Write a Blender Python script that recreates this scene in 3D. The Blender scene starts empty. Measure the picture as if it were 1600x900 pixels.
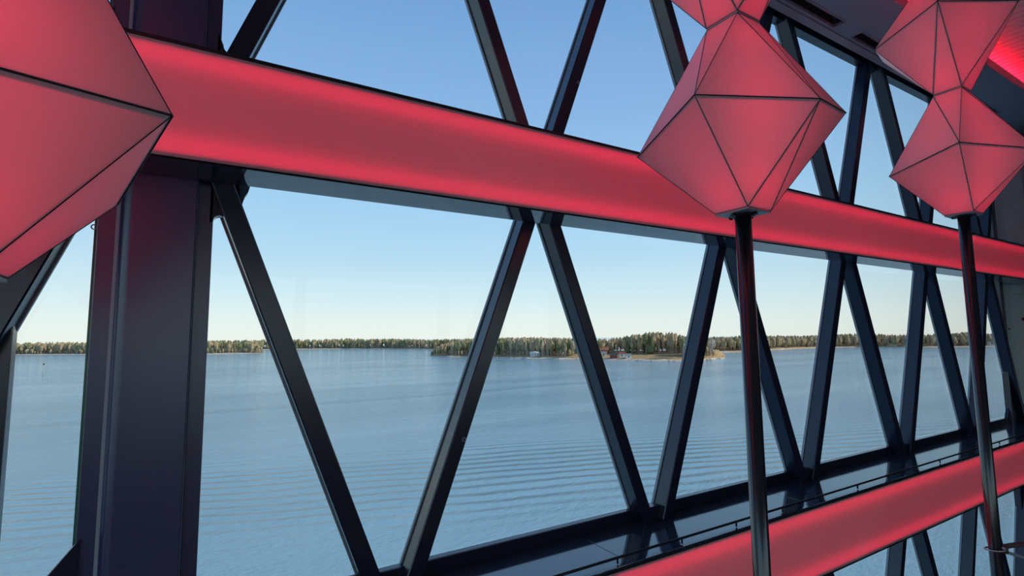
import bpy, bmesh, math, random
from mathutils import Vector, Matrix

# ------------------------------------------------------------------ camera, sky, sun, exposure
SC = bpy.context.scene
COL = SC.collection
H = 20.0                      # eye height above the sea; X runs along the window wall, Y out to sea

cam = bpy.data.cameras.new('camera'); camo = bpy.data.objects.new('camera', cam); COL.objects.link(camo)
RX = (0.85797583, -0.5136019, -0.00951588)
RY = (-0.04083426, -0.08665646, 0.99540103)
RZ = (0.51206448, 0.85364146, 0.09532171)
camo.matrix_world = Matrix(((RX[0], RY[0], -RZ[0], 0), (RX[1], RY[1], -RZ[1], 0), (RX[2], RY[2], -RZ[2], H), (0, 0, 0, 1)))
cam.sensor_width = 36.0; cam.lens = 18.0; cam.clip_start = 0.05; cam.clip_end = 30000
SC.camera = camo

world = bpy.data.worlds.new('sky'); SC.world = world; world.use_nodes = True
nt = world.node_tree; nt.nodes.clear()
wo = nt.nodes.new('ShaderNodeOutputWorld'); bg = nt.nodes.new('ShaderNodeBackground')
tc = nt.nodes.new('ShaderNodeTexCoord'); sx = nt.nodes.new('ShaderNodeSeparateXYZ'); rp = nt.nodes.new('ShaderNodeValToRGB')
nt.links.new(tc.outputs['Generated'], sx.inputs[0]); nt.links.new(sx.outputs['Z'], rp.inputs[0])
nt.links.new(rp.outputs[0], bg.inputs[0]); nt.links.new(bg.outputs[0], wo.inputs[0])
SKY = [(0.0, (.90, .95, .89)), (.03, (.86, .95, .92)), (.08, (.70, .89, .97)), (.16, (.51, .77, .98)), (.27, (.39, .66, .96)),
       (.40, (.285, .515, .86)), (.55, (.21, .41, .76)), (.8, (.11, .26, .57)), (1.0, (.08, .20, .50))]
el = rp.color_ramp.elements
el[0].position, el[0].color = SKY[0][0], SKY[0][1] + (1,)
el[1].position, el[1].color = SKY[-1][0], SKY[-1][1] + (1,)
for p_, c_ in SKY[1:-1]:
    e_ = el.new(p_); e_.color = c_ + (1,)
bg.inputs[1].default_value = 1.0

sun = bpy.data.lights.new('sun', 'SUN'); sun.energy = 3.4; sun.color = (1, .90, .76); sun.angle = .009
suno = bpy.data.objects.new('sun', sun); COL.objects.link(suno); suno.location = (0, -40, 80)
suno.rotation_euler = Vector((-.62, .60, -.52)).to_track_quat('-Z', 'Y').to_euler()

SC.view_settings.view_transform = 'Standard'; SC.view_settings.look = 'None'
SC.view_settings.exposure = 0.0; SC.view_settings.gamma = 1.0; SC.view_settings.use_curve_mapping = False
SC.cycles.max_bounces = 12; SC.cycles.diffuse_bounces = 5; SC.cycles.glossy_bounces = 4
SC.cycles.transmission_bounces = 8; SC.cycles.transparent_max_bounces = 24
SC.cycles.sample_clamp_indirect = 4.0; SC.cycles.caustics_reflective = False; SC.cycles.caustics_refractive = False
LED = (1.0, .012, .055)       # the red of every light in the room

# ------------------------------------------------------------------ materials
def mat(name, col, rough=.5, metal=0, spec=.5, coat=0, noise=None, bump=None, ior=1.5):
    m = bpy.data.materials.new(name); m.use_nodes = True; t = m.node_tree; b = t.nodes['Principled BSDF']
    b.inputs['Base Color'].default_value = (*col, 1); b.inputs['Roughness'].default_value = rough
    b.inputs['Metallic'].default_value = metal; b.inputs['Specular IOR Level'].default_value = spec
    b.inputs['IOR'].default_value = ior; b.inputs['Coat Weight'].default_value = coat; b.inputs['Coat Roughness'].default_value = .06
    if noise:
        sc, c2, f = noise
        geo = t.nodes.new('ShaderNodeNewGeometry'); n = t.nodes.new('ShaderNodeTexNoise'); r = t.nodes.new('ShaderNodeValToRGB')
        n.inputs['Scale'].default_value = sc; n.inputs['Detail'].default_value = 5
        r.color_ramp.elements[0].position = .5 - f; r.color_ramp.elements[1].position = .5 + f
        r.color_ramp.elements[0].color = (*col, 1); r.color_ramp.elements[1].color = (*c2, 1)
        t.links.new(geo.outputs['Position'], n.inputs['Vector']); t.links.new(n.outputs['Fac'], r.inputs[0])
        t.links.new(r.outputs[0], b.inputs['Base Color'])
    if bump:
        geo = t.nodes.new('ShaderNodeNewGeometry'); n = t.nodes.new('ShaderNodeTexNoise'); bp = t.nodes.new('ShaderNodeBump')
        n.inputs['Scale'].default_value = bump[0]; n.inputs['Detail'].default_value = 3
        bp.inputs['Strength'].default_value = bump[1]; bp.inputs['Distance'].default_value = bump[2]
        t.links.new(geo.outputs['Position'], n.inputs['Vector']); t.links.new(n.outputs['Fac'], bp.inputs['Height'])
        t.links.new(bp.outputs[0], b.inputs['Normal'])
    return m

def emis(name, col, s):
    m = bpy.data.materials.new(name); m.use_nodes = True; t = m.node_tree; t.nodes.clear()
    o = t.nodes.new('ShaderNodeOutputMaterial'); e = t.nodes.new('ShaderNodeEmission')
    e.inputs[0].default_value = (*col, 1); e.inputs[1].default_value = s; t.links.new(e.outputs[0], o.inputs[0]); return m

def acrylic(name, col, through):
    m = bpy.data.materials.new(name); m.use_nodes = True; t = m.node_tree; t.nodes.clear()
    o = t.nodes.new('ShaderNodeOutputMaterial'); d = t.nodes.new('ShaderNodeBsdfDiffuse'); tr = t.nodes.new('ShaderNodeBsdfTranslucent')
    g = t.nodes.new('ShaderNodeBsdfGlossy'); mx = t.nodes.new('ShaderNodeMixShader'); m2 = t.nodes.new('ShaderNodeMixShader')
    fr = t.nodes.new('ShaderNodeFresnel'); fr.inputs[0].default_value = 1.35
    d.inputs[0].default_value = (*col, 1); tr.inputs[0].default_value = (*col, 1)
    g.inputs[0].default_value = (.6, .6, .6, 1); g.inputs[1].default_value = .45
    mx.inputs[0].default_value = through
    t.links.new(d.outputs[0], mx.inputs[1]); t.links.new(tr.outputs[0], mx.inputs[2])
    t.links.new(fr.outputs[0], m2.inputs[0]); t.links.new(mx.outputs[0], m2.inputs[1]); t.links.new(g.outputs[0], m2.inputs[2])
    t.links.new(m2.outputs[0], o.inputs[0]); return m

def glassmat(name):
    m = bpy.data.materials.new(name); m.use_nodes = True; t = m.node_tree; t.nodes.clear()
    o = t.nodes.new('ShaderNodeOutputMaterial'); tr = t.nodes.new('ShaderNodeBsdfTransparent'); g = t.nodes.new('ShaderNodeBsdfGlossy')
    mx = t.nodes.new('ShaderNodeMixShader'); lw = t.nodes.new('ShaderNodeLayerWeight'); pw = t.nodes.new('ShaderNodeMath'); fr = t.nodes.new('ShaderNodeMath')
    pw.operation = 'POWER'; pw.inputs[1].default_value = 5; fr.operation = 'MULTIPLY_ADD'; fr.inputs[1].default_value = .8; fr.inputs[2].default_value = .022
    t.links.new(lw.outputs['Facing'], pw.inputs[0]); t.links.new(pw.outputs[0], fr.inputs[0])
    tr.inputs[0].default_value = (.965, .985, .98, 1); g.inputs[1].default_value = .02; g.inputs[0].default_value = (.7, .7, .7, 1)
    t.links.new(fr.outputs[0], mx.inputs[0]); t.links.new(tr.outputs[0], mx.inputs[1]); t.links.new(g.outputs[0], mx.inputs[2])
    t.links.new(mx.outputs[0], o.inputs[0]); return m

M = dict(
    navy=mat('navy_steel_paint', (.016, .018, .042), .24, 0, .5, 0, None, (60, .12, .002), 1.65),
    column=mat('column_paint', (.052, .055, .165), .30, 0, .5, 0, (160, (.042, .044, .135), .2), None, 1.9),
    gloss=mat('glossy_dark_paint', (.045, .045, .068), .06, 0, .5, 0, None, (5, .05, .003), 1.9),
    shelf=mat('glossy_shelf_paint', (.034, .042, .062), .09, 0, .5, 0, (3, (.042, .052, .074), .2), (7, .06, .003), 2.2),
    black=mat('black_trim', (.010, .010, .014), .5),
    bead=mat('grey_glazing_bead', (.38, .41, .44), .4),
    bead_highlight=mat('pale_bead_and_highlight', (.48, .56, .62), .35),  # right weld line, and the painted highlight on the column's left corner
    edge=mat('green_glass_edge', (.10, .28, .19), .2),
    panel=acrylic('white_acrylic_panel', (.84, .80, .82), .50),
    shade=acrylic('white_shade_panel', (.85, .79, .81), .46),
    rim=mat('mauve_panel_rim', (.55, .45, .50), .7),
    seam=mat('dark_seam', (.035, .018, .028), .6),
    white=mat('white_reflector', (.8, .8, .8), .8),
    plate=mat('grey_plate', (.42, .44, .47), .4, .3),
    pole=mat('black_pole', (.014, .014, .020), .2, 0, .5, 0, None, None, 1.9),
    glass=glassmat('window_glass'),
    greywall=mat('grey_wall_paint', (.70, .77, .78), .6, 0, .3, 0, (4, (.65, .71, .72), .2)),
    darkwall=mat('navy_wall_paint', (.045, .05, .075), .6),
    soffit=mat('soffit_paint', (.30, .27, .34), .5),
    trimp=mat('mauve_trim_paint', (.36, .24, .29), .45),
    room=mat('room_wall', (.36, .35, .36), .7),
    floor=mat('dark_carpet', (.2, .18, .175), .9, 0, .2, 0, (30, (.15, .13, .125), .2)),
    slat=mat('pale_ceiling_slat', (.75, .68, .68), .5),
    red=mat('red_enamel', (.45, .02, .03), .4),
    steel=mat('brushed_steel', (.6, .6, .62), .3, .9),
    brown=mat('brown_leather', (.16, .07, .06), .6),
    rock=mat('shore_rock', (.50, .42, .33), .9, 0, .2, 0, (.25, (.62, .55, .46), .15)),
    ground=mat('dry_grass_ground', (.52, .33, .16), .95, 0, .1, 0, (.12, (.34, .24, .12), .2)),
    floorwood=mat('forest_floor', (.24, .19, .10), .95, 0, .1, 0, (.08, (.16, .14, .07), .2)),
)
M['led'] = emis('red_led_strip', LED, 6.4)
M['cove'] = emis('red_cove_led', (1, .008, .03), 60)
def leafy(name, c, c2): return mat(name, c, .9, 0, .1, 0, (.35, c2, .22))
M['pine'] = leafy('pine_needles', (.23, .225, .10), (.15, .16, .07))
M['spruce'] = leafy('spruce_needles', (.18, .19, .085), (.12, .135, .06))
M['birch'] = leafy('bare_birch_twigs', (.48, .35, .21), (.35, .26, .155))
M['alder'] = leafy('budding_brown_twigs', (.42, .30, .17), (.30, .235, .125))
M['bark'] = mat('pale_bark', (.50, .40, .30), .9)

# ------------------------------------------------------------------ helpers
def link(name, me, m=None, parent=None):
    o = bpy.data.objects.new(name, me); COL.objects.link(o)
    if m is not None:
        for k in (m if isinstance(m, (list, tuple)) else [m]): me.materials.append(k)
    if parent is not None: o.parent = parent
    return o
def meshobj(name, vs, fs, m, parent=None, smooth=False, idx=None, loc=None):
    me = bpy.data.meshes.new(name); me.from_pydata([tuple(v) for v in vs], [], fs); me.update()
    if idx: me.polygons.foreach_set('material_index', idx)
    if smooth: me.polygons.foreach_set('use_smooth', [True] * len(me.polygons))
    o = link(name, me, m, parent)
    if loc: o.location = loc
    return o
def empty(name, loc=(0, 0, 0), **kw):
    o = bpy.data.objects.new(name, None); COL.objects.link(o); o.location = loc; o.empty_display_size = .2
    for k, v in kw.items(): o[k] = v
    return o
def tag(o, label, cat, group=None):
    o['label'] = label; o['category'] = cat
    if 'kind' not in o: o['kind'] = 'thing'
    if group: o['group'] = group
    return o
BOXF = [(0, 3, 2, 1), (4, 5, 6, 7), (0, 1, 5, 4), (1, 2, 6, 5), (2, 3, 7, 6), (3, 0, 4, 7)]
def boxv(x0, x1, y0, y1, z0, z1):
    return [(x0, y0, z0), (x1, y0, z0), (x1, y1, z0), (x0, y1, z0), (x0, y0, z1), (x1, y0, z1), (x1, y1, z1), (x0, y1, z1)]
def box(name, x0, x1, y0, y1, z0, z1, m, parent=None, bev=0):
    o = meshobj(name, boxv(x0, x1, y0, y1, z0, z1), BOXF, m, parent)
    if bev:
        b = bmesh.new(); b.from_mesh(o.data)
        bmesh.ops.bevel(b, geom=b.edges[:], offset=bev, segments=2, affect='EDGES', profile=.6); b.to_mesh(o.data); b.free()
    return o
def multibox(name, boxes, m, parent=None):
    vs, fs = [], []
    for b in boxes:
        k = len(vs); vs += boxv(*b); fs += [tuple(i + k for i in q) for q in BOXF]
    return meshobj(name, vs, fs, m, parent)
def tube_data(pts, r, n=10, cap=True):
    pts = [Vector(p) for p in pts]; vs, fs = [], []
    for i, p in enumerate(pts):
        d = (pts[min(i + 1, len(pts) - 1)] - pts[max(i - 1, 0)]).normalized()
        a = d.orthogonal().normalized() if abs(d.z) < .99 else Vector((1, 0, 0)); 
        if abs(d.z) < .99: a = d.cross(Vector((0, 0, 1))).normalized()
        b = d.cross(a).normalized()
        for k in range(n):
            t = 2 * math.pi * k / n; vs.append(p + (a * math.cos(t) + b * math.sin(t)) * r)
    for i in range(len(pts) - 1):
        for k in range(n):
            fs.append((i * n + k, i * n + (k + 1) % n, (i + 1) * n + (k + 1) % n, (i + 1) * n + k))
    if cap: fs += [tuple(range(n))[::-1], tuple(range((len(pts) - 1) * n, len(pts) * n))]
    return vs, fs
def tube(name, pts, r, m, parent=None, n=10, smooth=True):
    v, f = tube_data(pts, r, n); return meshobj(name, v, f, m, parent, smooth)
def tubes(name, segs, r, m, parent=None, n=6):
    vs, fs = [], []
    for s in segs:
        rr = r
        if len(s) == 3: rr = s[2]
        v, f = tube_data(s[:2], rr, n); k = len(vs); vs += v; fs += [tuple(i + k for i in q) for q in f]
    return meshobj(name, vs, fs, m, parent)
def prism(name, poly, y0, y1, m, parent=None):
    """poly: (x, z) outline extruded along Y."""
    n = len(poly); vs = [(x, y0, z) for x, z in poly] + [(x, y1, z) for x, z in poly]
    fs = [tuple(range(n)), tuple(range(n, 2 * n))[::-1]] + [(i, i + n, (i + 1) % n + n, (i + 1) % n) for i in range(n)]
    o = meshobj(name, vs, fs, m, parent)
    b = bmesh.new(); b.from_mesh(o.data); bmesh.ops.recalc_face_normals(b, faces=b.faces[:]); b.to_mesh(o.data); b.free()
    return o

# ------------------------------------------------------------------ the truss wall: numbers
YF = 2.90; YD = 3.02; YG = 3.045         # front of the steel, back of the steel, glass
SL = .3766; P = 2.055; W = .104          # slope, bay, width of a diagonal
ZC, ZS, ZB = 3.25, -1.397, -4.6          # soffit, shelf, floor (all from the eye)
U0, U1 = -6.6, 11.45                      # ends of the wall
def cs(k): return 1.643 - W / 2 + P * k  # '/' centre line at eye height
def cb(k): return 2.453 - W / 2 + P * k  # '\' centre line at eye height
CC = -.2165                              # column centre; the lattice is mirrored about it

# ------------------------------------------------------------------ room shell
def S(o): o['kind'] = 'structure'; return o
S(box('floor', U0 - .3, U1 + .3, -9.0, 3.3, H + ZB - .2, H + ZB, M['floor']))
ce = S(empty('ceiling', (0, 0, 0)))
slots = [(-2.6, -.9), (-.3, 1.4), (1.95, 3.6), (3.76, 5.45), (6.55, 8.2), (8.8, 10.4)]
slots = [(-2.35, -.65), (.05, 1.75), (3.9 + .02, 5.62), (5.98, 7.68), (8.3, 10.0)]
SY0, SY1 = 2.545, 2.655                   # the dark slots in the soffit
bx = [(U0, U1, 2.12, SY0, H + ZC, H + ZC + .03), (U0, U1, SY1, 2.785, H + ZC, H + ZC + .03), (U0, U1, 2.775, 2.785, H + ZC, H + 3.62), (U0, U1, 2.775, 3.05, H + 3.62, H + 3.65)]
xs = [U0] + [v for s in slots for v in s] + [U1]
for a, b in zip(xs[::2], xs[1::2]): bx.append((a, b, SY0, SY1, H + ZC, H + ZC + .03))
multibox('soffit_panel', bx, M['soffit'], ce)
for a, b in slots:
    multibox('slot_housing', [(a, b, SY0 - .004, SY0, H + ZC + .03, H + ZC + .15), (a, b, SY1, SY1 + .004, H + ZC + .03, H + ZC + .15),
                              (a, b, SY0, SY1, H + ZC + .15, H + ZC + .16)], M['black'], ce)
    multibox('slot_frame', [(a - .012, b + .012, SY0 - .012, SY0, H + ZC - .004, H + ZC + .002), (a - .012, b + .012, SY1, SY1 + .012, H + ZC - .004, H + ZC + .002),
                            (a - .012, a, SY0, SY1, H + ZC - .004, H + ZC + .002), (b, b + .012, SY0, SY1, H + ZC - .004, H + ZC + .002)], M['trimp'], ce)
ZK = 3.47                                # coffer ceiling
box('coffer_lip', U0, U1, 2.12, 2.135, H + ZC + .03, H + ZK - .105, M['soffit'], ce)
multibox('light_groove', [(U0, U1, 2.135, 2.26, H + ZK - .115, H + ZK - .105), (U0, U1, 2.26, 2.27, H + ZK - .115, H + ZK + .03), (U0, U1, 2.27, 2.774, H + ZK - .1, H + ZK - .09)], M['white'], ce)
box('coffer_light_strip', U0 + .2, U1 - .2, 2.185, 2.205, H + ZK - .105, H + ZK - .097, M['cove'], ce)
box('coffer_board', U0, U1, -9.0, 2.27, H + ZK + .03, H + ZK + .06, M['room'], ce)
sv = boxv(-.045, .045, 0, 1.5, 0, .035); sme = bpy.data.meshes.new('ceiling_slat'); sme.from_pydata(sv, [], BOXF); sme.materials.append(M['slat'])
for i in range(120):
    o = bpy.data.objects.new('ceiling_slat', sme); COL.objects.link(o); o.parent = ce; o.location = (U1 - .1 - i * .127, .74, H + ZK)
wl = S(empty('wall_left'))
multibox('wall_board', [(U0 - .2, U0, -9.0, 3.04, H + ZB, H - 2.2), (U0 - .2, U0, -9.0, 3.04, H + 3.0, H + 3.7)] +
         [(U0 - .2, U0, y, y + .25, H - 2.2, H + 3.0) for y in (-9.0, -5.1, -1.2, 2.6)], M['room'], wl)
w5 = S(empty('window_5'))
for a, b in ((-8.75, -5.1), (-4.85, -1.2), (-.95, 2.6)): box('pane', U0 - .11, U0 - .098, a, b, H - 2.2, H + 3.0, M['glass'], w5)
wb = S(empty('wall_back'))
multibox('wall_board', [(U0, U1, -9.2, -9.0, H + ZB, H - 1.4), (U0, U1, -9.2, -9.0, H + 1.7, H + ZK + .05)] +
         [(x, x + .3, -9.2, -9.0, H - 1.4, H + 1.7) for x in (-6.6, -2.2, 2.1, 6.4, 10.7)], M['room'], wb)
w4 = S(empty('window_4'))
for a, b in ((-6.3, -2.2), (-1.9, 2.1), (2.4, 6.4), (6.7, 10.7)): box('pane', a, b, -9.11, -9.098, H - 1.4, H + 1.7, M['glass'], w4)
wr = S(empty('wall_right'))
box('grey_panel', U1, U1 + .2, 2.73, 3.04, H + ZB, H + ZC, M['greywall'], wr)
box('corner_panel', 10.94, U1 - .001, 2.99, 3.04, H + ZB, H + ZC, M['greywall'], wr, .012)
box('corner_strip', U1 - .012, U1 + .2, 2.70, 2.728, H + ZB, H + ZC, M['bead'], wr, .004)
box('dark_panel', U1 + .03, U1 + .2, -9.0, 2.695, H + ZB, H + ZK + .05, M['darkwall'], wr)
box('panel_seam', U1 - .003, U1, 2.74, 2.98, H + .62, H + .626, M['bead'], wr)
box('keyhole_slot', 11.10, 11.18, 2.985, 2.991, H + .040, H + .065, M['black'], wr)
wf = S(empty('wall_front'))   # hull plating above, below and beside the glass
multibox('hull_plate', [(U0 - .2, U1 + .2, 3.06, 3.30, H + 3.70, H + 4.2), (U0 - .2, U1 + .2, 3.06, 3.3, H + ZB - .2, H + ZB + .3),
                        (10.95, U1 + .2, 3.045, 3.058, H + ZB, H + 3.7)], M['darkwall'], wf)

# window frames as trim
S(multibox('trim_1', [(U0, U1, 2.945, 3.04, H + 3.348, H + 3.61)], M['navy']))                  # head
S(multibox('trim_2', [(U0, U1, 2.786, 2.944, H + 3.50, H + 3.61)], M['black']))
S(box('trim_3', U0, U1, 2.695, 2.785, H + 3.242, H + ZC - .001, M['trimp'], None, .004))      # mauve strip along the soffit
S(box('trim_4', U0, U1, 2.985, 3.04, H + ZS - .008, H - 1.312, M['navy'], None, .005))              # sill kerb
S(box('trim_5', 10.80, 10.935, 2.955, 3.04, H + ZB, H + ZC, M['navy'], None, .01))            # last mullion
S(box('trim_6', -.80, -.70, 2.97, 3.04, H + ZS, H + .12, M['navy'], None, .006))             # short post left of the column

# ------------------------------------------------------------------ glass, one pane per cell of the lattice
def lines():
    """diagonal centre lines (x at eye height, slope) right and left of the column, ordered alternately."""
    R = [(cb(-1), -SL)]
    for k in range(0, 5): R += [(cs(k), SL), (cb(k), -SL)]
    return R
def at(l, z): return l[0] + l[1] * z
RL = lines()
LL = [(2 * CC - c, -s) for c, s in RL if 2 * CC - c > U0 - 1]
def panes(win, z0, z1, ls):
    up = (z0 + z1) / 2
    for a, b in zip(ls[:-1], ls[1:]):
        pts = [(at(a, z0), z0), (at(b, z0), z0), (at(b, z1), z1), (at(a, z1), z1)]
        if pts[1][0] - pts[0][0] < .02: pts = [pts[0], pts[2], pts[3]]
        elif pts[2][0] - pts[3][0] < .02: pts = [pts[0], pts[1], pts[2]]
        pts = [(min(max(x, U0), U1 - .05), H + z) for x, z in pts]
        prism('pane', pts, YG, YG + .010, M['glass'], win)
CR, CL = (CC + .23, 0), (CC - .235, 0)
for n, z0, z1 in ((1, 1.05, -1.31), (2, 1.06, 3.35), (3, -1.74, ZB + .25)):
    w = S(empty('window_%d' % n))
    lo, hi = min(z0, z1), max(z0, z1)
    extra = [(cs(-1), SL)] if n == 2 else []
    ls = [CR] + ([(CC + .24, 0)] if 0 else []) + RL
    # from the column outwards; lines that cross inside the band are handled by keeping their order at mid height
    def order(ls):
        mid = (lo + hi) / 2; return sorted(ls, key=lambda l: at(l, mid))
    if n == 1: right = [CR] + RL + [(U1, 0)]
    else: right = [CR] + extra + ([l for l in RL] if n != 2 else [(cb(-1) + 0, -SL)][:0] + RL[1:]) + [(U1, 0)]
    if n == 2: right = [CR] + order(extra + [(cb(k), -SL) for k in range(0, 5)] + [(cs(k), SL) for k in range(0, 4)]) + [(U1, 0)]
    if n == 3: right = [CR] + order([(cb(k), -SL) for k in range(-2, 4)][1:] + [(cs(k), SL) for k in range(1, 5)]) + [(U1, 0)]
    if n == 3: right = [l for l in right if l == CR or l[1] == 0 or at(l, hi) > CC + .3]
    left = sorted([(2 * CC - l[0], -l[1]) for l in right[1:-1] if 2 * CC - at(l, lo) > U0 and 2 * CC - at(l, hi) > U0], key=lambda l: at(l, (lo + hi) / 2))
    panes(w, lo, hi, right); panes(w, lo, hi, [(U0, 0)] + left + [CL])
    multibox('pane_edge', [(CC - .245, CC - .229, YG - .02, YG + .02, H + lo, H + hi)], M['edge'], w)

# ------------------------------------------------------------------ steel lattice
lat = tag(empty('steel_lattice', (0, YF, H + ZB)), 'dark navy steel lattice of crossing diagonal bars along the window glass', 'lattice')
LB = Vector((0, YF, H + ZB))
def diagonal(c, s, z0, z1):
    h, e = W / 2, .007
    prof = [(-h + e, YF), (h - e, YF), (h, YF + e), (h, YD), (-h, YD), (-h, YF + e)]
    n = len(prof); vs = []
    for z in (z0, z1): vs += [Vector((c + s * z + x, y, H + z)) - LB for x, y in prof]
    fs = [tuple(range(n))[::-1], tuple(range(n, 2 * n))] + [(i, (i + 1) % n, (i + 1) % n + n, i + n) for i in range(n)]
    meshobj('diagonal', vs, fs, M['navy'], lat)
    b = .062; vs = []
    for z in (z0, z1): vs += [Vector((c + s * z + x, y, H + z)) - LB for x, y in ((-b, YD), (b, YD), (b, YG - .004), (-b, YG - .004))]
    meshobj('glazing_bead', vs, BOXF, M['bead'], lat)
def span(c, s, zlo, zhi):
    """clip a diagonal to the wall between the column (or its mirror) and the ends"""
    return zlo, zhi
ZT = 3.40
for side in (1, -1):
    for k in range(-2, 6):
        for c, s in ((cs(k), SL), (cb(k), -SL)):
            z0, z1 = ZB + .05, ZT
            # keep only the part at the far side of the column and inside the ends
            lim = CC + .20
            if s > 0: z0 = max(z0, (lim - c) / s); z1 = min(z1, (U1 - .02 - c) / s)
            else: z1 = min(z1, (lim - c) / s); z0 = max(z0, (U1 - .02 - c) / s)
            if s < 0 and k == 4: z0 = max(z0, -1.41)
            if side < 0:
                far = 2 * CC - (U0 + .06)
                if s > 0: z1 = min(z1, (far - c) / s)
                else: z0 = max(z0, (far - c) / s)
            if z1 - z0 < .35: continue
            diagonal(c if side > 0 else 2 * CC - c, s * side, z0, z1)
def rounded(cx, cz, r, a0, a1, n=6):
    return [(cx + r * math.cos(math.radians(a0 + (a1 - a0) * i / n)), cz + r * math.sin(math.radians(a0 + (a1 - a0) * i / n))) for i in range(n + 1)]
def gus(poly, y0=2.955, y1=3.02): prism('gusset_plate', [(x, z + ZB * 0 - ZB) for x, z in poly], y0 - YF, y1 - YF, M['navy'], lat)
def mir(p): return [(2 * CC - x, z) for x, z in p][::-1]
g1 = [(.0, .84), (.0, .585)] + rounded(.045, .60, .03, 180, 90) + [(.09, .615), (.14, .63), (.12, .84)]
g2 = [(.06, .84), (.08, .70), (.135, .675), (.142, .70), (.152, .74), (.168, .77), (.175, .80), (.175, .84)]
g3 = [(.0, 1.30), (.0, 1.60)] + rounded(.065, 1.535, .04, 180, 250) + [(.07, 1.485), (.10, 1.47), (.10, 1.30)]
for g in (g1, g2, g3): gus(g); gus(mir(g))
gus([(-.43, -.86), (-.43, ZS), (-.82, ZS), (-.78, -1.32)])
for k in range(0, 5):          # rounded feet where two diagonals meet on the shelf
    x = (cb(k) - SL * ZS + cs(k + 1) + SL * ZS) / 2
    if x < 10.6: gus([(x - .16, ZS), (x + .16, ZS), (x + .11, -1.33), (x + .05, -1.30), (x - .05, -1.30), (x - .11, -1.33)], 2.93, 3.0)
gus([(10.70, -1.31), (11.1, -1.31), (11.0, -.9), (10.93, -.95), (10.86, -1.05), (10.80, -1.18)], 2.99, 3.03)
rgv, rgf = [], []
for i in range(12):
    a = 2 * math.pi * i / 12
    for j in range(6):
        b = 2 * math.pi * j / 6; rr = .011 + .0028 * math.cos(b); rgv.append((rr * math.cos(a), .0028 * math.sin(b), rr * math.sin(a)))
for i in range(12):
    for j in range(6): rgf.append((i * 6 + j, ((i + 1) % 12) * 6 + j, ((i + 1) % 12) * 6 + (j + 1) % 6, i * 6 + (j + 1) % 6))
rme = bpy.data.meshes.new('eye_ring'); rme.from_pydata(rgv, [], rgf); rme.materials.append(M['bead'])
for c, s, z, front in ((cs(0), SL, -.62, 1), (cs(1), SL, -.55, 0), (cs(2), SL, -.52, 0), (cs(3), SL, -.50, 0), (cs(2), SL, 2.10, 0), (cs(0), SL, 1.90, 1)):
    o = bpy.data.objects.new('eye_ring', rme); COL.objects.link(o); o.parent = lat
    o.location = Vector((c + s * z + (.03 if front else W / 2 + .012), YF - .004 if front else YF + .04, H + z)) - LB

# ------------------------------------------------------------------ column
col = tag(empty('steel_column', (CC, YF, H + ZB)), 'wide dark navy steel column with a flat face standing between the windows', 'column')
CB_ = Vector((CC, YF, H + ZB))
def colbox(name, x0, x1, y0, y1, m, bev=0):
    return box(name, x0 - CC, x1 - CC, y0 - YF, y1 - YF, 0, ZC - ZB, m, col, bev)
# face panel with a rolled left corner
prof = [(-.360, 3.0), (-.360, 2.974)] + [(-.305 - .055 * math.cos(math.radians(a)), 2.955 - .055 * math.sin(math.radians(a))) for a in (10, 20, 30, 40, 50, 60, 70, 80)] + [(-.305, 2.90), (-.060, 2.90), (-.057, 2.903), (-.057, 3.0)]
vs = [(x - CC, y - YF, z) for z in (0, ZC - ZB) for x, y in prof]; n = len(prof)
fs = [(i, i + 1, i + 1 + n, i + n) for i in range(n - 1)] + [(n - 1, 0, n, 2 * n - 1)]
cf = meshobj('face_panel', vs, fs, M['column'], col, False)
for p_ in cf.data.polygons:
    if 1 <= p_.index <= 9: p_.use_smooth = True
colbox('flange', -.444, -.360, 2.975, 3.03, M['column'], .004)
colbox('flange', -.055, .015, 2.955, 3.03, M['column'], .004)
colbox('web_plate', -.344, -.06, 3.0, 3.03, M['column'])
colbox('weld_and_highlight', -.060, -.054, 2.944, 2.954, M['bead_highlight'])
colbox('weld_and_highlight', -.374, -.359, 2.955, 2.974, M['bead_highlight'])  # pale strip painting the highlight along the rolled left corner, no weld here
o = bpy.data.objects.new('eye_ring', rme); COL.objects.link(o); o.parent = col; o.location = (-.452 - CC, .06, .52 - ZB)

# ------------------------------------------------------------------ light-box beams
def beam(label, yf, z0, z1, y1, upper):
    b = tag(empty('light_box', (0, yf, H + z0)), label, 'beam'); B = Vector((0, yf, H + z0))
    def bb(name, *a, m=None, bev=0):
        return box(name, a[0], a[1], a[2] - yf, a[3] - yf, a[4] - z0, a[5] - z0, m, b, bev)
    xa, xb = U0 + .02, U1 - .03
    h = z1 - z0
    meshobj('face_panel', [(xa, 0, .010), (xb, 0, .010), (xb, 0, h - .014), (xa, 0, h - .014)], [(0, 1, 2, 3)], M['panel'], b)
    bb('underside_plate', xa, xb, yf - .006, y1, z0, z0 + .008, m=M['gloss'], bev=.002)
    bb('back_plate', xa, xb, y1 - .012, y1 - .002, z0 + .01, z1 - .02, m=M['white'])
    for x0 in (xa - .01, xb): box('end_plate', x0, x0 + .01, 0, y1 - yf, 0, h, M['navy'], b)
    for za, zb in ((.009, .016), (h - .020, h - .014)): box('white_liner', xa, xb, .004, y1 - yf - .014, za, zb, M['white'], b)
    for za, zb in ((.010, .034), (h - .038, h - .014)): box('panel_rebate', xa, xb, .008, .011, za, zb, M['rim'], b)
    for z in (z0 + .070, z1 - .074):
        o = bb('led_strip', xa + .05, xb - .05, yf + .040, yf + .050, z - .006, z + .006, m=M['led'])
    multibox('edge_trim', [(xa, xb, -.006, -.001, 0, .010), (xa, xb, -.006, 0, h - .016, h)], M['black'], b)
    return b, bb, B
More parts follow.
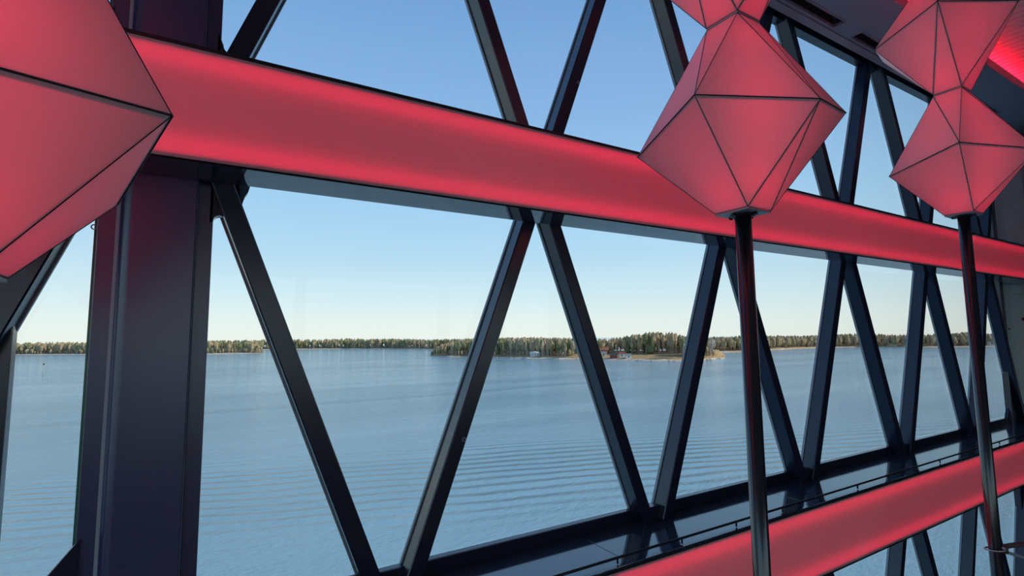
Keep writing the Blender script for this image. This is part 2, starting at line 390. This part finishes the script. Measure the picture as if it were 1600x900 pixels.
bu, bb, B = beam('glowing red light-box beam crossing the windows above eye level', 2.606, .783, 1.322, 2.895, True)
bb('top_plate', U0 + .02, U1 - .03, 2.606, 2.895, 1.310, 1.322, m=M['black'], bev=.002)
bl, bb, B = beam('lower glowing red light-box beam carrying the dark glossy shelf', 2.452, -1.960, ZS + .0, 2.895, False)
# shelf plates lying on the lower beam
x = U0 + .02; seams = [-4.1, -2.0, .3, 2.32, 4.37, 6.43, 8.48, 10.4]
for s in seams + [U1 - .03]:
    bb('shelf_plate', x + .002, s - .002, 2.452, 3.035, ZS - .012, ZS, m=M['shelf'], bev=.0015); x = s
bb('shelf_lip', U0 + .02, U1 - .03, 2.446, 2.472, ZS, ZS + .012, m=M['gloss'], bev=.003)
rz = -1.350 + 1.960; ry = 2.486 - 2.452
rail = tube('guard_rail', [(U0 + .05, ry, rz), (U1 - .05, ry, rz)], .0085, M['black'], bl)
x = 2.225 - .573 * 14
pv, pf = tube_data([(0, 0, 0), (0, 0, -1.350 - ZS - .012)], .0065, 6)
pme = bpy.data.meshes.new('rail_post'); pme.from_pydata(pv, [], pf); pme.materials.append(M['black'])
while x < U1 - .1:
    if x > U0 + .1:
        o = bpy.data.objects.new('rail_post', pme); COL.objects.link(o); o.parent = rail; o.location = (x, ry, ZS + .012 + 1.960)
    x += .573

# ------------------------------------------------------------------ faceted lamps
def lamp_unit(root, base, zb, zt, eq, cx, cy, power):
    """one faceted crystal: two small squares and an irregular ring between them; every facet is a panel"""
    q = .1
    sq = [(-q, -q), (q, -q), (q, q), (-q, q)]
    pts = [Vector((cx + x, cy + y, zb)) for x, y in sq] + [Vector((cx + x, cy + y, zt)) for x, y in sq] + [Vector(e) for e in eq]
    b = bmesh.new(); bv = [b.verts.new(p) for p in pts]
    bmesh.ops.convex_hull(b, input=bv); b.normal_update()
    bmesh.ops.dissolve_limit(b, angle_limit=math.radians(3), verts=b.verts[:], edges=b.edges[:]); b.normal_update()
    ids = {v: i for i, v in enumerate(bv)}
    cen = Vector((cx, cy, (zb + zt) / 2)); edges = set(); rim_v, rim_f = [], []
    off = Vector(base)
    for f in b.faces:
        vi = [ids[v] for v in f.verts]
        if all(i < 4 for i in vi) or all(4 <= i < 8 for i in vi): continue
        p = [pts[i] for i in vi]
        nrm = (p[1] - p[0]).cross(p[2] - p[0]).normalized()
        if nrm.dot(p[0] - cen) < 0: nrm = -nrm; p = p[::-1]; vi = vi[::-1]
        m_ = len(p)
        # panel with a 3 mm gap at its edges
        low = sum(v.z for v in p) / m_ < cen.z
        def inset(d, push, ring=None):
            out = []
            for i in range(m_):
                a, bb_, cc = p[i], p[i - 1], p[(i + 1) % m_]
                u = (bb_ - a).normalized(); w = (cc - a).normalized(); s = math.sqrt(max(1 - u.dot(w) ** 2, .02))
                if ring:      # different widths along the two edges that meet here
                    d1 = ring(vi[i], vi[i - 1]); d2 = ring(vi[i], vi[(i + 1) % m_]); v = a + u * (d2 / s) + w * (d1 / s)
                else: v = a + (u + w) * (d / s)
                out.append(v - nrm * push)
            return out
        pv_ = inset(.0016, 0); meshobj('panel', [v - off for v in pv_], [tuple(range(m_))], M['shade'], root)
        a, c2 = inset(.0005, .005), inset(0, .005, lambda i, j: (.015 if low else .006) if i >= 8 and j >= 8 else (.008 if low else .006))
        k = len(rim_v); rim_v += [v - off for v in a + c2]
        rim_f += [(k + i, k + (i + 1) % m_, k + m_ + (i + 1) % m_, k + m_ + i) for i in range(m_)]
        for i in range(m_): edges.add(tuple(sorted((vi[i], vi[(i + 1) % m_]))))
    b.free()
    meshobj('panel_rim', rim_v, rim_f, M['rim'], root)
    segs = []
    for i, j in edges:
        if i >= 8 and j >= 8: segs.append((pts[i] - off, pts[j] - off, .0034))
        else: segs.append((pts[i] - off, pts[j] - off, .0016))
    tubes('edge_seam', segs, .003, M['seam'], root, 5)
    for z, pw in ((zb + .17, power * .55), (zt - .17, power * .5), ((zb + zt) / 2, power * .95)):
        l = bpy.data.lights.new('lamp_bulb', 'POINT'); l.energy = pw; l.color = LED; l.shadow_soft_size = .045
        lo = bpy.data.objects.new('lamp_bulb', l); COL.objects.link(lo); lo.parent = root; lo.location = Vector((cx, cy, z)) - off

def faceted_lamp(label, cx, cy, units, zs, power=2.05):
    base = (cx, cy, H + ZB)
    root = tag(empty('faceted_lamp', base), label, 'lamp', 'faceted lamps on black poles')
    zb = zs[0] + H
    pl = tube('pole', [(0, 0, 0), (0, 0, zs[0] - ZB - .012)], .0425, M['pole'], root, 20)
    tube('pole_top', [(0, 0, zs[-1] - ZB + .012), (0, 0, (ZK if cy < 2.12 else ZC) - ZB)], .0425, M['pole'], root, 20)
    tube('pole_flange', [(0, 0, zs[0] - ZB - .022), (0, 0, zs[0] - ZB - .012)], .062, M['black'], root, 20)
    box('floor_flange', -.12, .12, -.12, .12, 0, .015, M['black'], root, .004)
    for x, y in ((.075, 0), (-.075, 0), (0, .075), (0, -.075)): box('flange_bolt', x - .007, x + .007, y - .007, y + .007, zs[0] - ZB - .026, zs[0] - ZB - .012, M['black'], root)
    for z in zs: box('base_plate', -.1, .1, -.1, .1, z - ZB - .012, z - ZB - .002, M['plate'], root, .002)
    for (eq, zz) in zip(units, range(len(units))):
        lamp_unit(root, base, H + zs[zz] + .0, H + zs[zz + 1] - .014, [(x, y, H + z) for x, y, z in eq], cx, cy, power)
    return root

faceted_lamp('nearest red faceted lamp, seen huge beside the wide column', -.545, 1.71,
    [[(-.097, 1.60, .6), (-.75, 1.39, .6), (-1.0, 1.85, .62), (-.245, 1.939, .415)],
     [(-.15, 1.62, 1.82), (-.55, 1.26, 1.78), (-.98, 1.75, 1.80), (-.48, 2.16, 1.76)]], [.165, 1.25, 2.33])
faceted_lamp('middle one of the three red faceted lamps, its lower crystal wholly in view', 2.505, 1.71,
    [[(2.075, 1.65, 1.21), (2.657, 1.342, 1.2), (3.002, 1.387, 1.22), (2.168, 2.149, 1.056), (2.85, 1.95, 1.2)],
     [(2.06, 1.70, 2.32), (2.60, 1.27, 2.29), (2.97, 1.62, 2.26), (2.25, 2.20, 2.30)]], [.667, 1.752, 2.84])
faceted_lamp('red faceted lamp farthest along the row, beside the grey end wall', 5.56, 1.71,
    [[(5.232, 2.105, 1.405), (5.16, 1.57, 1.53), (5.81, 1.27, 1.5), (6.03, 1.80, 1.50)],
     [(5.23, 2.14, 2.62), (5.12, 1.61, 2.75), (5.60, 1.24, 2.70), (6.02, 1.66, 2.66), (5.50, 2.185, 2.60)]], [1.012, 2.10, 3.19])

# ------------------------------------------------------------------ small things
fp = empty('fire_call_point', (U1 - .014, 2.872, H + .21)); tag(fp, 'small round red call point on the grey end wall', 'call point')
v, f_ = tube_data([(-.014, 0, 0), (.014, 0, 0)], .03, 16); meshobj('body', v, f_, M['red'], fp, True)
v, f_ = tube_data([(-.018, 0, 0), (-.014, 0, 0)], .016, 12); meshobj('button', v, f_, M['black'], fp, True)
ringz = -1.02 * 1.71
cl = tag(empty('pole_clamp', (5.56, 1.71, H + ringz)), 'thin grey metal ring round the farthest lamp pole with a white stay', 'clamp')
rp_ = [(.064 * math.cos(a * math.pi / 12), .064 * math.sin(a * math.pi / 12), -.01 * math.sin(a * math.pi / 12)) for a in range(25)]
tube('ring', rp_, .007, M['steel'], cl, 8)
tube('stay', [(.062, -.03, -.02), (.45, -.19, -.16), (.9, -.38, -.30)], .012, M['bead'], cl, 8)
box('joint', .055, .095, -.055, -.015, -.035, .012, M['brown'], cl, .004)
tube('strap', [(.10, -.035, .012), (.22, -.09, .022), (.60, -.26, .03)], .020, M['brown'], cl, 8)

# ------------------------------------------------------------------ sea
def sea():
    m = bpy.data.materials.new('sea_water'); m.use_nodes = True; t = m.node_tree; N = t.nodes; L = t.links
    b = N['Principled BSDF']; b.inputs['Base Color'].default_value = (.225, .390, .465, 1); b.inputs['Roughness'].default_value = .09
    b.inputs['IOR'].default_value = 1.42
    g = N.new('ShaderNodeNewGeometry')
    def math_(op, a, b_=None, c=None, clamp=False):
        n = N.new('ShaderNodeMath'); n.operation = op; n.use_clamp = clamp
        for i, v in enumerate((a, b_, c)):
            if v is None: continue
            if isinstance(v, (int, float)): n.inputs[i].default_value = v
            else: L.new(v, n.inputs[i])
        return n.outputs[0]
    def dot(v):
        n = N.new('ShaderNodeVectorMath'); n.operation = 'DOT_PRODUCT'; n.inputs[1].default_value = v; L.new(g.outputs['Position'], n.inputs[0]); return n.outputs['Value']
    def noise(scale, detail, stretch=None, rough=.62):
        n = N.new('ShaderNodeTexNoise'); n.inputs['Scale'].default_value = scale; n.inputs['Detail'].default_value = detail; n.inputs['Roughness'].default_value = rough
        if stretch:
            mp = N.new('ShaderNodeMapping'); mp.inputs['Rotation'].default_value = (0, 0, stretch[2]); mp.inputs['Scale'].default_value = (stretch[0], stretch[1], 1)
            L.new(g.outputs['Position'], mp.inputs[0]); L.new(mp.outputs[0], n.inputs['Vector'])
        else: L.new(g.outputs['Position'], n.inputs['Vector'])
        return n.outputs['Fac']
    def smooth(v, a, b_):
        n = N.new('ShaderNodeMapRange'); n.interpolation_type = 'SMOOTHSTEP'; n.inputs['From Min'].default_value = a; n.inputs['From Max'].default_value = b_
        L.new(v, n.inputs['Value']); return n.outputs['Result']
    wob = noise(.02, 2)
    def train(vec, lo, l2, h1, h2, lam, amp):
        d = math_('ADD', dot(vec), math_('MULTIPLY', math_('SUBTRACT', wob, .5), 9.0))
        s = math_('SINE', math_('MULTIPLY', d, 2 * math.pi / lam))
        e = math_('MULTIPLY', smooth(d, lo, l2), math_('SUBTRACT', 1, smooth(d, h1, h2)))
        return math_('MULTIPLY', math_('MULTIPLY', s, e), amp)
    h = math_('ADD', train((.300, .954, 0), 52, 70, 87, 92, 3.0, .19), train((-.07, .9975, 0), 160, 164, 167, 172, 2.6, .24))
    h = math_('ADD', h, train((.31, .951, 0), 88, 92, 94, 98, 2.6, .07))
    patch = smooth(noise(.012, 3, (.35, 1.6, .35)), .35, .68)
    rip = math_('MULTIPLY', noise(1.15, 5, (.7, 1.5, .45)), math_('ADD', .15, math_('MULTIPLY', patch, .26)))
    sw = math_('MULTIPLY', noise(.22, 2, (.6, 1.5, .3)), .22)
    h = math_('ADD', h, math_('ADD', rip, sw))
    bp = N.new('ShaderNodeBump'); bp.inputs['Strength'].default_value = 1; bp.inputs['Distance'].default_value = 1
    L.new(h, bp.inputs['Height']); L.new(bp.outputs[0], b.inputs['Normal'])
    return m
M['sea'] = sea()
so = meshobj('sea', [(-6000, -6000, 0), (6000, -6000, 0), (6000, 6000, 0), (-6000, 6000, 0)], [(0, 1, 2, 3)], M['sea']); so['kind'] = 'structure'

# ------------------------------------------------------------------ land: shores with their forests
LEFT = [(-564.0, 1338.2, 20.1), (-322.7, 1129.4, 17.8), (-257.8, 1081.4, 19.1), (-199.7, 1040.2, 20.5), (-157.2, 1000.4, 20.0), (-63.6, 925.5, 20.0), (5.7, 845.3, 20.1), (41.4, 838.9, 19.7), (74.2, 826.6, 17.5)]
MIDDLE = [(-77.4, 1293.0, 19.8), (88.0, 1121.4, 20.5), (176.4, 1085.8, 20.8), (240.6, 1041.8, 21.4), (295.0, 968.0, 20.6), (342.1, 829.2, 18.6), (380.9, 714.9, 20.0), (425.5, 604.3, 19.1)]
ISLE = [(210.1, 521.6, 5.5), (215.3, 504.2, 14.4), (226.6, 481.1, 18.3), (242.2, 454.6, 20.0), (262.4, 403.9, 20.8), (271.8, 376.3, 20.0), (292.3, 339.6, 18.5), (301.7, 314.7, 21.5), (307.1, 302.1, 23.4), (312.2, 290.0, 24.2), (321.2, 281.8, 22.6), (334.1, 277.1, 18.4), (350.0, 277.5, 11.6), (389.8, 290.4, 1.9)]
RIGHT = [(449.8, 412.6, 18.5), (497.0, 393.7, 20.5), (541.1, 379.4, 21.0), (628.0, 403.2, 21.0), (703.4, 413.6, 20.4), (795.0, 418.8, 20.9), (836.7, 394.7, 23.3), (862.4, 355.6, 20.8), (882.7, 324.6, 20.4), (926.4, 295.6, 23.5), (966.2, 272.5, 21.2), (1083.0, 208.7, 20.9), (1190.4, 110.2, 20.1)]
class Strip:
    def __init__(s, pts, depth, hill, flat=0):
        s.p = pts; s.depth = depth; s.hill = hill
        s.L = [0]
        for a, b in zip(pts[:-1], pts[1:]): s.L.append(s.L[-1] + math.hypot(b[0] - a[0], b[1] - a[1]))
    def base(s, q):
        q = min(max(q, 0), s.L[-1] - 1e-6)
        i = max(j for j in range(len(s.L) - 1) if s.L[j] <= q); f = (q - s.L[i]) / (s.L[i + 1] - s.L[i])
        a, b = s.p[i], s.p[i + 1]
        return a[0] + (b[0] - a[0]) * f, a[1] + (b[1] - a[1]) * f, a[2] + (b[2] - a[2]) * f
    def ground(s, q, t):
        e = min(1, min(q, s.L[-1] - q) / 18 + .05)
        return (min(1, t / 5) * .9 + s.hill * min(1, max(0, t - 5) / s.depth) ** .8) * e
    def at(s, q, t):
        x, y, top = s.base(q); d = math.hypot(x, y); return x + x / d * t, y + y / d * t, s.ground(q, t), top, d
def terrain(name, st, m_ground):
    random.seed(len(name)); n = 90; T = [-1.5, 0, 1.5, 4, 8, 16, 30, st.depth * .6, st.depth, st.depth * 1.6]
    vs, fs, idx = [], [], []
    for i in range(n + 1):
        q = st.L[-1] * i / n; jit = random.uniform(-1.2, 1.2)
        for j, t in enumerate(T):
            x, y, z, _, d = st.at(q, t + (jit if 0 < j < 4 else 0))
            vs.append((x, y, -.5 if j == 0 else (z + random.uniform(0, .35) if j < len(T) - 1 else -.5)))
    k = len(T)
    for i in range(n):
        for j in range(k - 1):
            fs.append((i * k + j, (i + 1) * k + j, (i + 1) * k + j + 1, i * k + j + 1)); idx.append(0 if j < 3 else 1)
    o = meshobj(name, vs, fs, [M['rock'], m_ground], None, False, idx); o['kind'] = 'structure'; return o
IS, LS, MS, RS = Strip(ISLE, 60, 5.5), Strip(LEFT, 90, 5), Strip(MIDDLE, 90, 4), Strip(RIGHT, 120, 8)
terrain('island_ground', IS, M['ground']); terrain('left_shore_ground', LS, M['floorwood'])
terrain('far_shore_ground', MS, M['floorwood']); terrain('right_shore_ground', RS, M['ground'])

def blob(vs, fs, idx, x, y, z, rx, rz, mi, n=6, rings=3, jag=.3, cone=False):
    k = len(vs); a0 = random.random() * 6
    vs.append((x, y, z - rz))
    for r in range(rings):
        f = (r + 1) / (rings + 1)
        rad = math.sin(f * math.pi) ** .7 if not cone else (1 - f) * 1.15 + .05
        zz = z - rz + 2 * rz * f if not cone else z - rz + 2 * rz * (f - .2)
        for i in range(n):
            a = a0 + 2 * math.pi * i / n; q = rad * rx * random.uniform(1 - jag, 1 + jag)
            vs.append((x + q * math.cos(a), y + q * math.sin(a), zz + rz * random.uniform(-jag, jag) * .45))
    vs.append((x, y, z + rz))
    for i in range(n): fs.append((k, k + 1 + (i + 1) % n, k + 1 + i)); idx.append(mi)
    for r in range(rings - 1):
        for i in range(n):
            a, b = k + 1 + r * n + i, k + 1 + r * n + (i + 1) % n; fs.append((a, b, b + n, a + n)); idx.append(mi)
    e = k + 1 + rings * n
    for i in range(n): fs.append((e, e - n + i, e - n + (i + 1) % n)); idx.append(mi)
def trunk(vs, fs, idx, x, y, z, h, r, mi):
    k = len(vs); lx, ly = random.uniform(-.03, .03) * h, random.uniform(-.03, .03) * h
    for zz, rr, q in ((z, r, 0), (z + h, r * .5, 1)):
        for i in range(4): a = i * math.pi / 2; vs.append((x + rr * math.cos(a) + lx * q, y + rr * math.sin(a) + ly * q, zz))
    for i in range(4): fs.append((k + i, k + (i + 1) % 4, k + 4 + (i + 1) % 4, k + 4 + i)); idx.append(mi)
TM = ['pine', 'spruce', 'birch', 'alder', 'bark']
def tree_into(vs, fs, idx, x, y, z, h, kind):
    if kind == 'pine':
        trunk(vs, fs, idx, x, y, z, h * .8, .22, 4)
        blob(vs, fs, idx, x, y, z + h * .76, h * .13, h * .24, 0)
        blob(vs, fs, idx, x + random.uniform(-1, 1), y, z + h * .56, h * .12, h * .14, 0, 5, 2)
    elif kind == 'spruce':
        blob(vs, fs, idx, x, y, z + h * .55, h * .16, h * .48, 1, 6, 3, .2, True)
    elif kind == 'birch':
        trunk(vs, fs, idx, x, y, z, h * .9, .20, 4)
        blob(vs, fs, idx, x, y, z + h * .66, h * .10, h * .34, 2, 5, 3, .4)
        trunk(vs, fs, idx, x + 1.1, y, z, h * .75, .15, 4)
    else:
        trunk(vs, fs, idx, x, y, z, h * .6, .22, 4)
        blob(vs, fs, idx, x, y, z + h * .58, h * .17, h * .40, 3, 6, 3, .35)
def forest(name, st, n, mix, t0, t1, label, cat, q0=0, q1=1, clear=None, hk=(.74, 1.0), spread=1):
    vs, fs, idx = [], [], []
    for i in range(n):
        q = st.L[-1] * (q0 + (q1 - q0) * random.random()); t = t0 + (t1 - t0) * random.random() ** 1.2
        if clear and any(a < q / st.L[-1] < b and t < c for a, b, c in clear): continue
        x, y, z, top, d = st.at(q, t)
        hmax = (20 + (top - 20) * (d + t) / d) - z          # keeps the skyline where it stands
        h = max(1.5, hmax * random.uniform(*hk))
        tree_into(vs, fs, idx, x, y, z - .2, h, random.choices(['pine', 'spruce', 'birch', 'alder'], mix)[0])
    o = meshobj(name, vs, fs, [M[k] for k in TM], None, False, idx); o['kind'] = 'stuff'; return tag(o, label, cat)
random.seed(7)
forest('forest', LS, 1500, (3, 1.5, 3, 3), 6, 70, 'mixed green and brown forest on the shore left of the column', 'forest')
forest('forest', LS, 260, (1, 1, 2, 4), 3, 14, 'low brown waterside bushes along the shore left of the column', 'bushes', hk=(.25, .5))
forest('forest', MS, 1300, (4, 3, 3, 2), 5, 60, 'dark pine forest on the farthest shore behind the lattice', 'forest')
CLR = [(.52, .80, 34), (.30, .50, 8)]
forest('forest', IS, 1300, (2.5, .7, 7, 2.5), 14, 75, 'bare birches and pines rising behind the island clearing', 'forest', 0, .90, CLR)
forest('forest', RS, 2800, (.35, .25, 1.5, 8), 5, 110, 'brown leafless woods on the hilly shore at the right', 'forest', hk=(.45, .92))
forest('forest', RS, 60, (2, 3, 0, 0), 20, 110, 'scattered dark evergreens standing out of the brown woods', 'trees', hk=(.7, .98))
forest('forest', IS, 520, (.5, .3, 3, 4), 36, 85, 'low brown undergrowth closing the back of the island wood', 'bushes', .05, .92, None, (.3, .6))
# the island's nearer trees one by one
for kind, lab, num in (('pine', 'green-topped pine tree near the water on the wooded island', 60), ('birch', 'slender leafless birch with a pale trunk on the island', 80), ('alder', 'low bushy brown tree by the waterline of the island', 50)):
    mes = []
    for v_ in range(4):
        vs, fs, idx = [], [], []; tree_into(vs, fs, idx, 0, 0, 0, 15, kind)
        me = bpy.data.meshes.new(kind + '_tree'); me.from_pydata(vs, [], fs); me.polygons.foreach_set('material_index', idx)
        for k in TM: me.materials.append(M[k])
        mes.append(me)
    for i in range(num):
        while True:
            q = IS.L[-1] * random.uniform(.01, .93); t = random.uniform(5, 24)
            if not any(a < q / IS.L[-1] < b and t < c for a, b, c in CLR): break
        x, y, z, top, d = IS.at(q, t); h = max(2, ((20 + (top - 20) * (d + t) / d) - z) * (random.uniform(.6, .97) if kind != 'alder' else random.uniform(.2, .42)))
        o = bpy.data.objects.new(kind + '_tree', random.choice(mes)); COL.objects.link(o); o.location = (x, y, z - .1)
        o.rotation_euler.z = random.random() * 6; o.scale = (h / 15 * random.uniform(.9, 1.2),) * 2 + (h / 15,)
        tag(o, lab, 'tree', kind + ' trees on the island')

# ------------------------------------------------------------------ houses
HM = {}
def hm(c):
    if c not in HM: HM[c] = mat('house_paint', c, .7)
    return HM[c]
def house(st, q, t, w, dpt, h, wall, roof, label, name='cottage', cat='house', lift=0):
    x, y, z, _, d = st.at(q * st.L[-1], t); r = tag(empty(name, (x, y, z + lift)), label, cat); r.rotation_euler.z = math.atan2(y, x) - math.pi / 2 + random.uniform(-.3, .3)
    a, b = w / 2, dpt / 2
    meshobj('wall', boxv(-a, a, -b, b, -.5, h), BOXF, hm(wall), r)
    e = .35; rh = dpt * .42
    meshobj('roof', [(-a - e, -b - e, h - .1), (a + e, -b - e, h - .1), (a + e, b + e, h - .1), (-a - e, b + e, h - .1), (-a - e, 0, h + rh), (a + e, 0, h + rh)],
            [(0, 1, 5, 4), (2, 3, 4, 5), (0, 4, 3), (1, 2, 5), (0, 3, 2, 1)], hm(roof), r)
    for i in range(max(1, int(w / 2.6))):
        wx = -a + (i + .5) * w / max(1, int(w / 2.6)); box('window', wx - .45, wx + .45, -b - .06, -b + .02, h * .35, h * .75, hm((.05, .06, .07)), r)
WH, RD, DK, GY, TR, YL = (.72, .70, .64), (.26, .06, .045), (.05, .06, .05), (.22, .21, .2), (.38, .16, .09), (.70, .55, .26)
random.seed(3)
house(IS, .585, 7, 6, 4, 2.6, DK, GY, 'dark green boathouse by the island waterline', 'boathouse')
house(IS, .600, 15, 5, 4, 2.8, WH, GY, 'white cottage behind the dark green boathouse')
house(IS, .628, 6, 6, 4, 2.6, RD, DK, 'red-brown boathouse by the island waterline', 'boathouse')
house(IS, .650, 13, 5, 4, 3.0, WH, RD, 'white cottage with a red roof in the island clearing')
house(IS, .668, 7, 4.5, 3.5, 2.6, WH, GY, 'small white shed at the far end of the boathouses', 'shed', 'shed')
house(IS, .600, 34, 9, 6, 3.2, TR, TR, 'orange-brown house higher up in the island clearing', lift=.3)
house(IS, .520, 36, 5, 4, 2.6, (.5, .36, .28), GY, 'pinkish cabin under the bare birches', 'cabin', 'cabin')
house(IS, .395, 10, 8, 5, 2.4, WH, WH, 'white house left of the island clearing')
house(RS, .515, 12, 12, 8, 4.5, YL, RD, 'yellow house on the right shore between two diagonals')
house(RS, .480, 10, 14, 6, 3, TR, GY, 'long rust coloured building on the right shore', 'barn', 'building')
house(RS, .665, 12, 9, 7, 5, WH, TR, 'white house with a brown roof on the right shore')
house(RS, .685, 9, 12, 6, 3, TR, GY, 'low rust coloured house beside the white one on the right shore')
house(RS, .725, 10, 10, 7, 4.5, YL, RD, 'yellow house at the far right end of the shore')
# boulders along the island's edge
random.seed(11)
bmx = []
for v_ in range(3):
    vs, fs, idx = [], [], []; blob(vs, fs, idx, 0, 0, 0, 1.1, .6, 0, 7, 3, .25)
    me = bpy.data.meshes.new('boulder'); me.from_pydata(vs, [], fs); me.materials.append(M['rock']); bmx.append(me)
for i in range(26):
    x, y, z, _, d = IS.at(IS.L[-1] * random.uniform(.25, .97), random.uniform(-1.0, 1.5))
    o = bpy.data.objects.new('boulder', random.choice(bmx)); COL.objects.link(o); o.location = (x, y, .15); s = random.uniform(.6, 1.5); o.scale = (s, s, s)
    o.rotation_euler.z = random.random() * 6; tag(o, 'pale boulder at the waterline of the island', 'rock', 'boulders on the island shore')
# spar buoy left of the column
bu_ = tag(empty('spar_buoy', (-78.9, 395.8, 0)), 'thin upright spar buoy in the water left of the column', 'buoy')
tube('spar', [(0, 0, -1), (0, 0, 6.5)], .22, mat('buoy_paint', (.30, .36, .36), .6), bu_, 8); tube('top_mark', [(0, 0, 6.5), (0, 0, 7.4)], .35, M['black'], bu_, 8)
# thin smoke over the island's point
sm = bpy.data.materials.new('blue_smoke'); sm.use_nodes = True; t = sm.node_tree; t.nodes.clear()
o_ = t.nodes.new('ShaderNodeOutputMaterial'); v_ = t.nodes.new('ShaderNodeVolumePrincipled'); v_.inputs['Color'].default_value = (.80, .87, .95, 1)
v_.inputs['Density'].default_value = .10; t.links.new(v_.outputs[0], o_.inputs['Volume'])
vs, fs = [], []
for i in range(7):
    z = 2 + i * 2.0; r = .9 + i * .38
    for k in range(10): a = 2 * math.pi * k / 10; vs.append((math.cos(a) * r + i * .12 * i, math.sin(a) * r, z))
for i in range(6):
    for k in range(10): fs.append((i * 10 + k, i * 10 + (k + 1) % 10, (i + 1) * 10 + (k + 1) % 10, (i + 1) * 10 + k))
fs += [tuple(range(10))[::-1], tuple(range(60, 70))]
x, y, z, _, d = IS.at(IS.L[-1] * .905, 12)
so_ = meshobj('smoke_plume', vs, fs, sm, None, True, None, (x, y, z)); tag(so_, 'thin bluish smoke rising over the point of the island', 'smoke'); so_['kind'] = 'stuff'
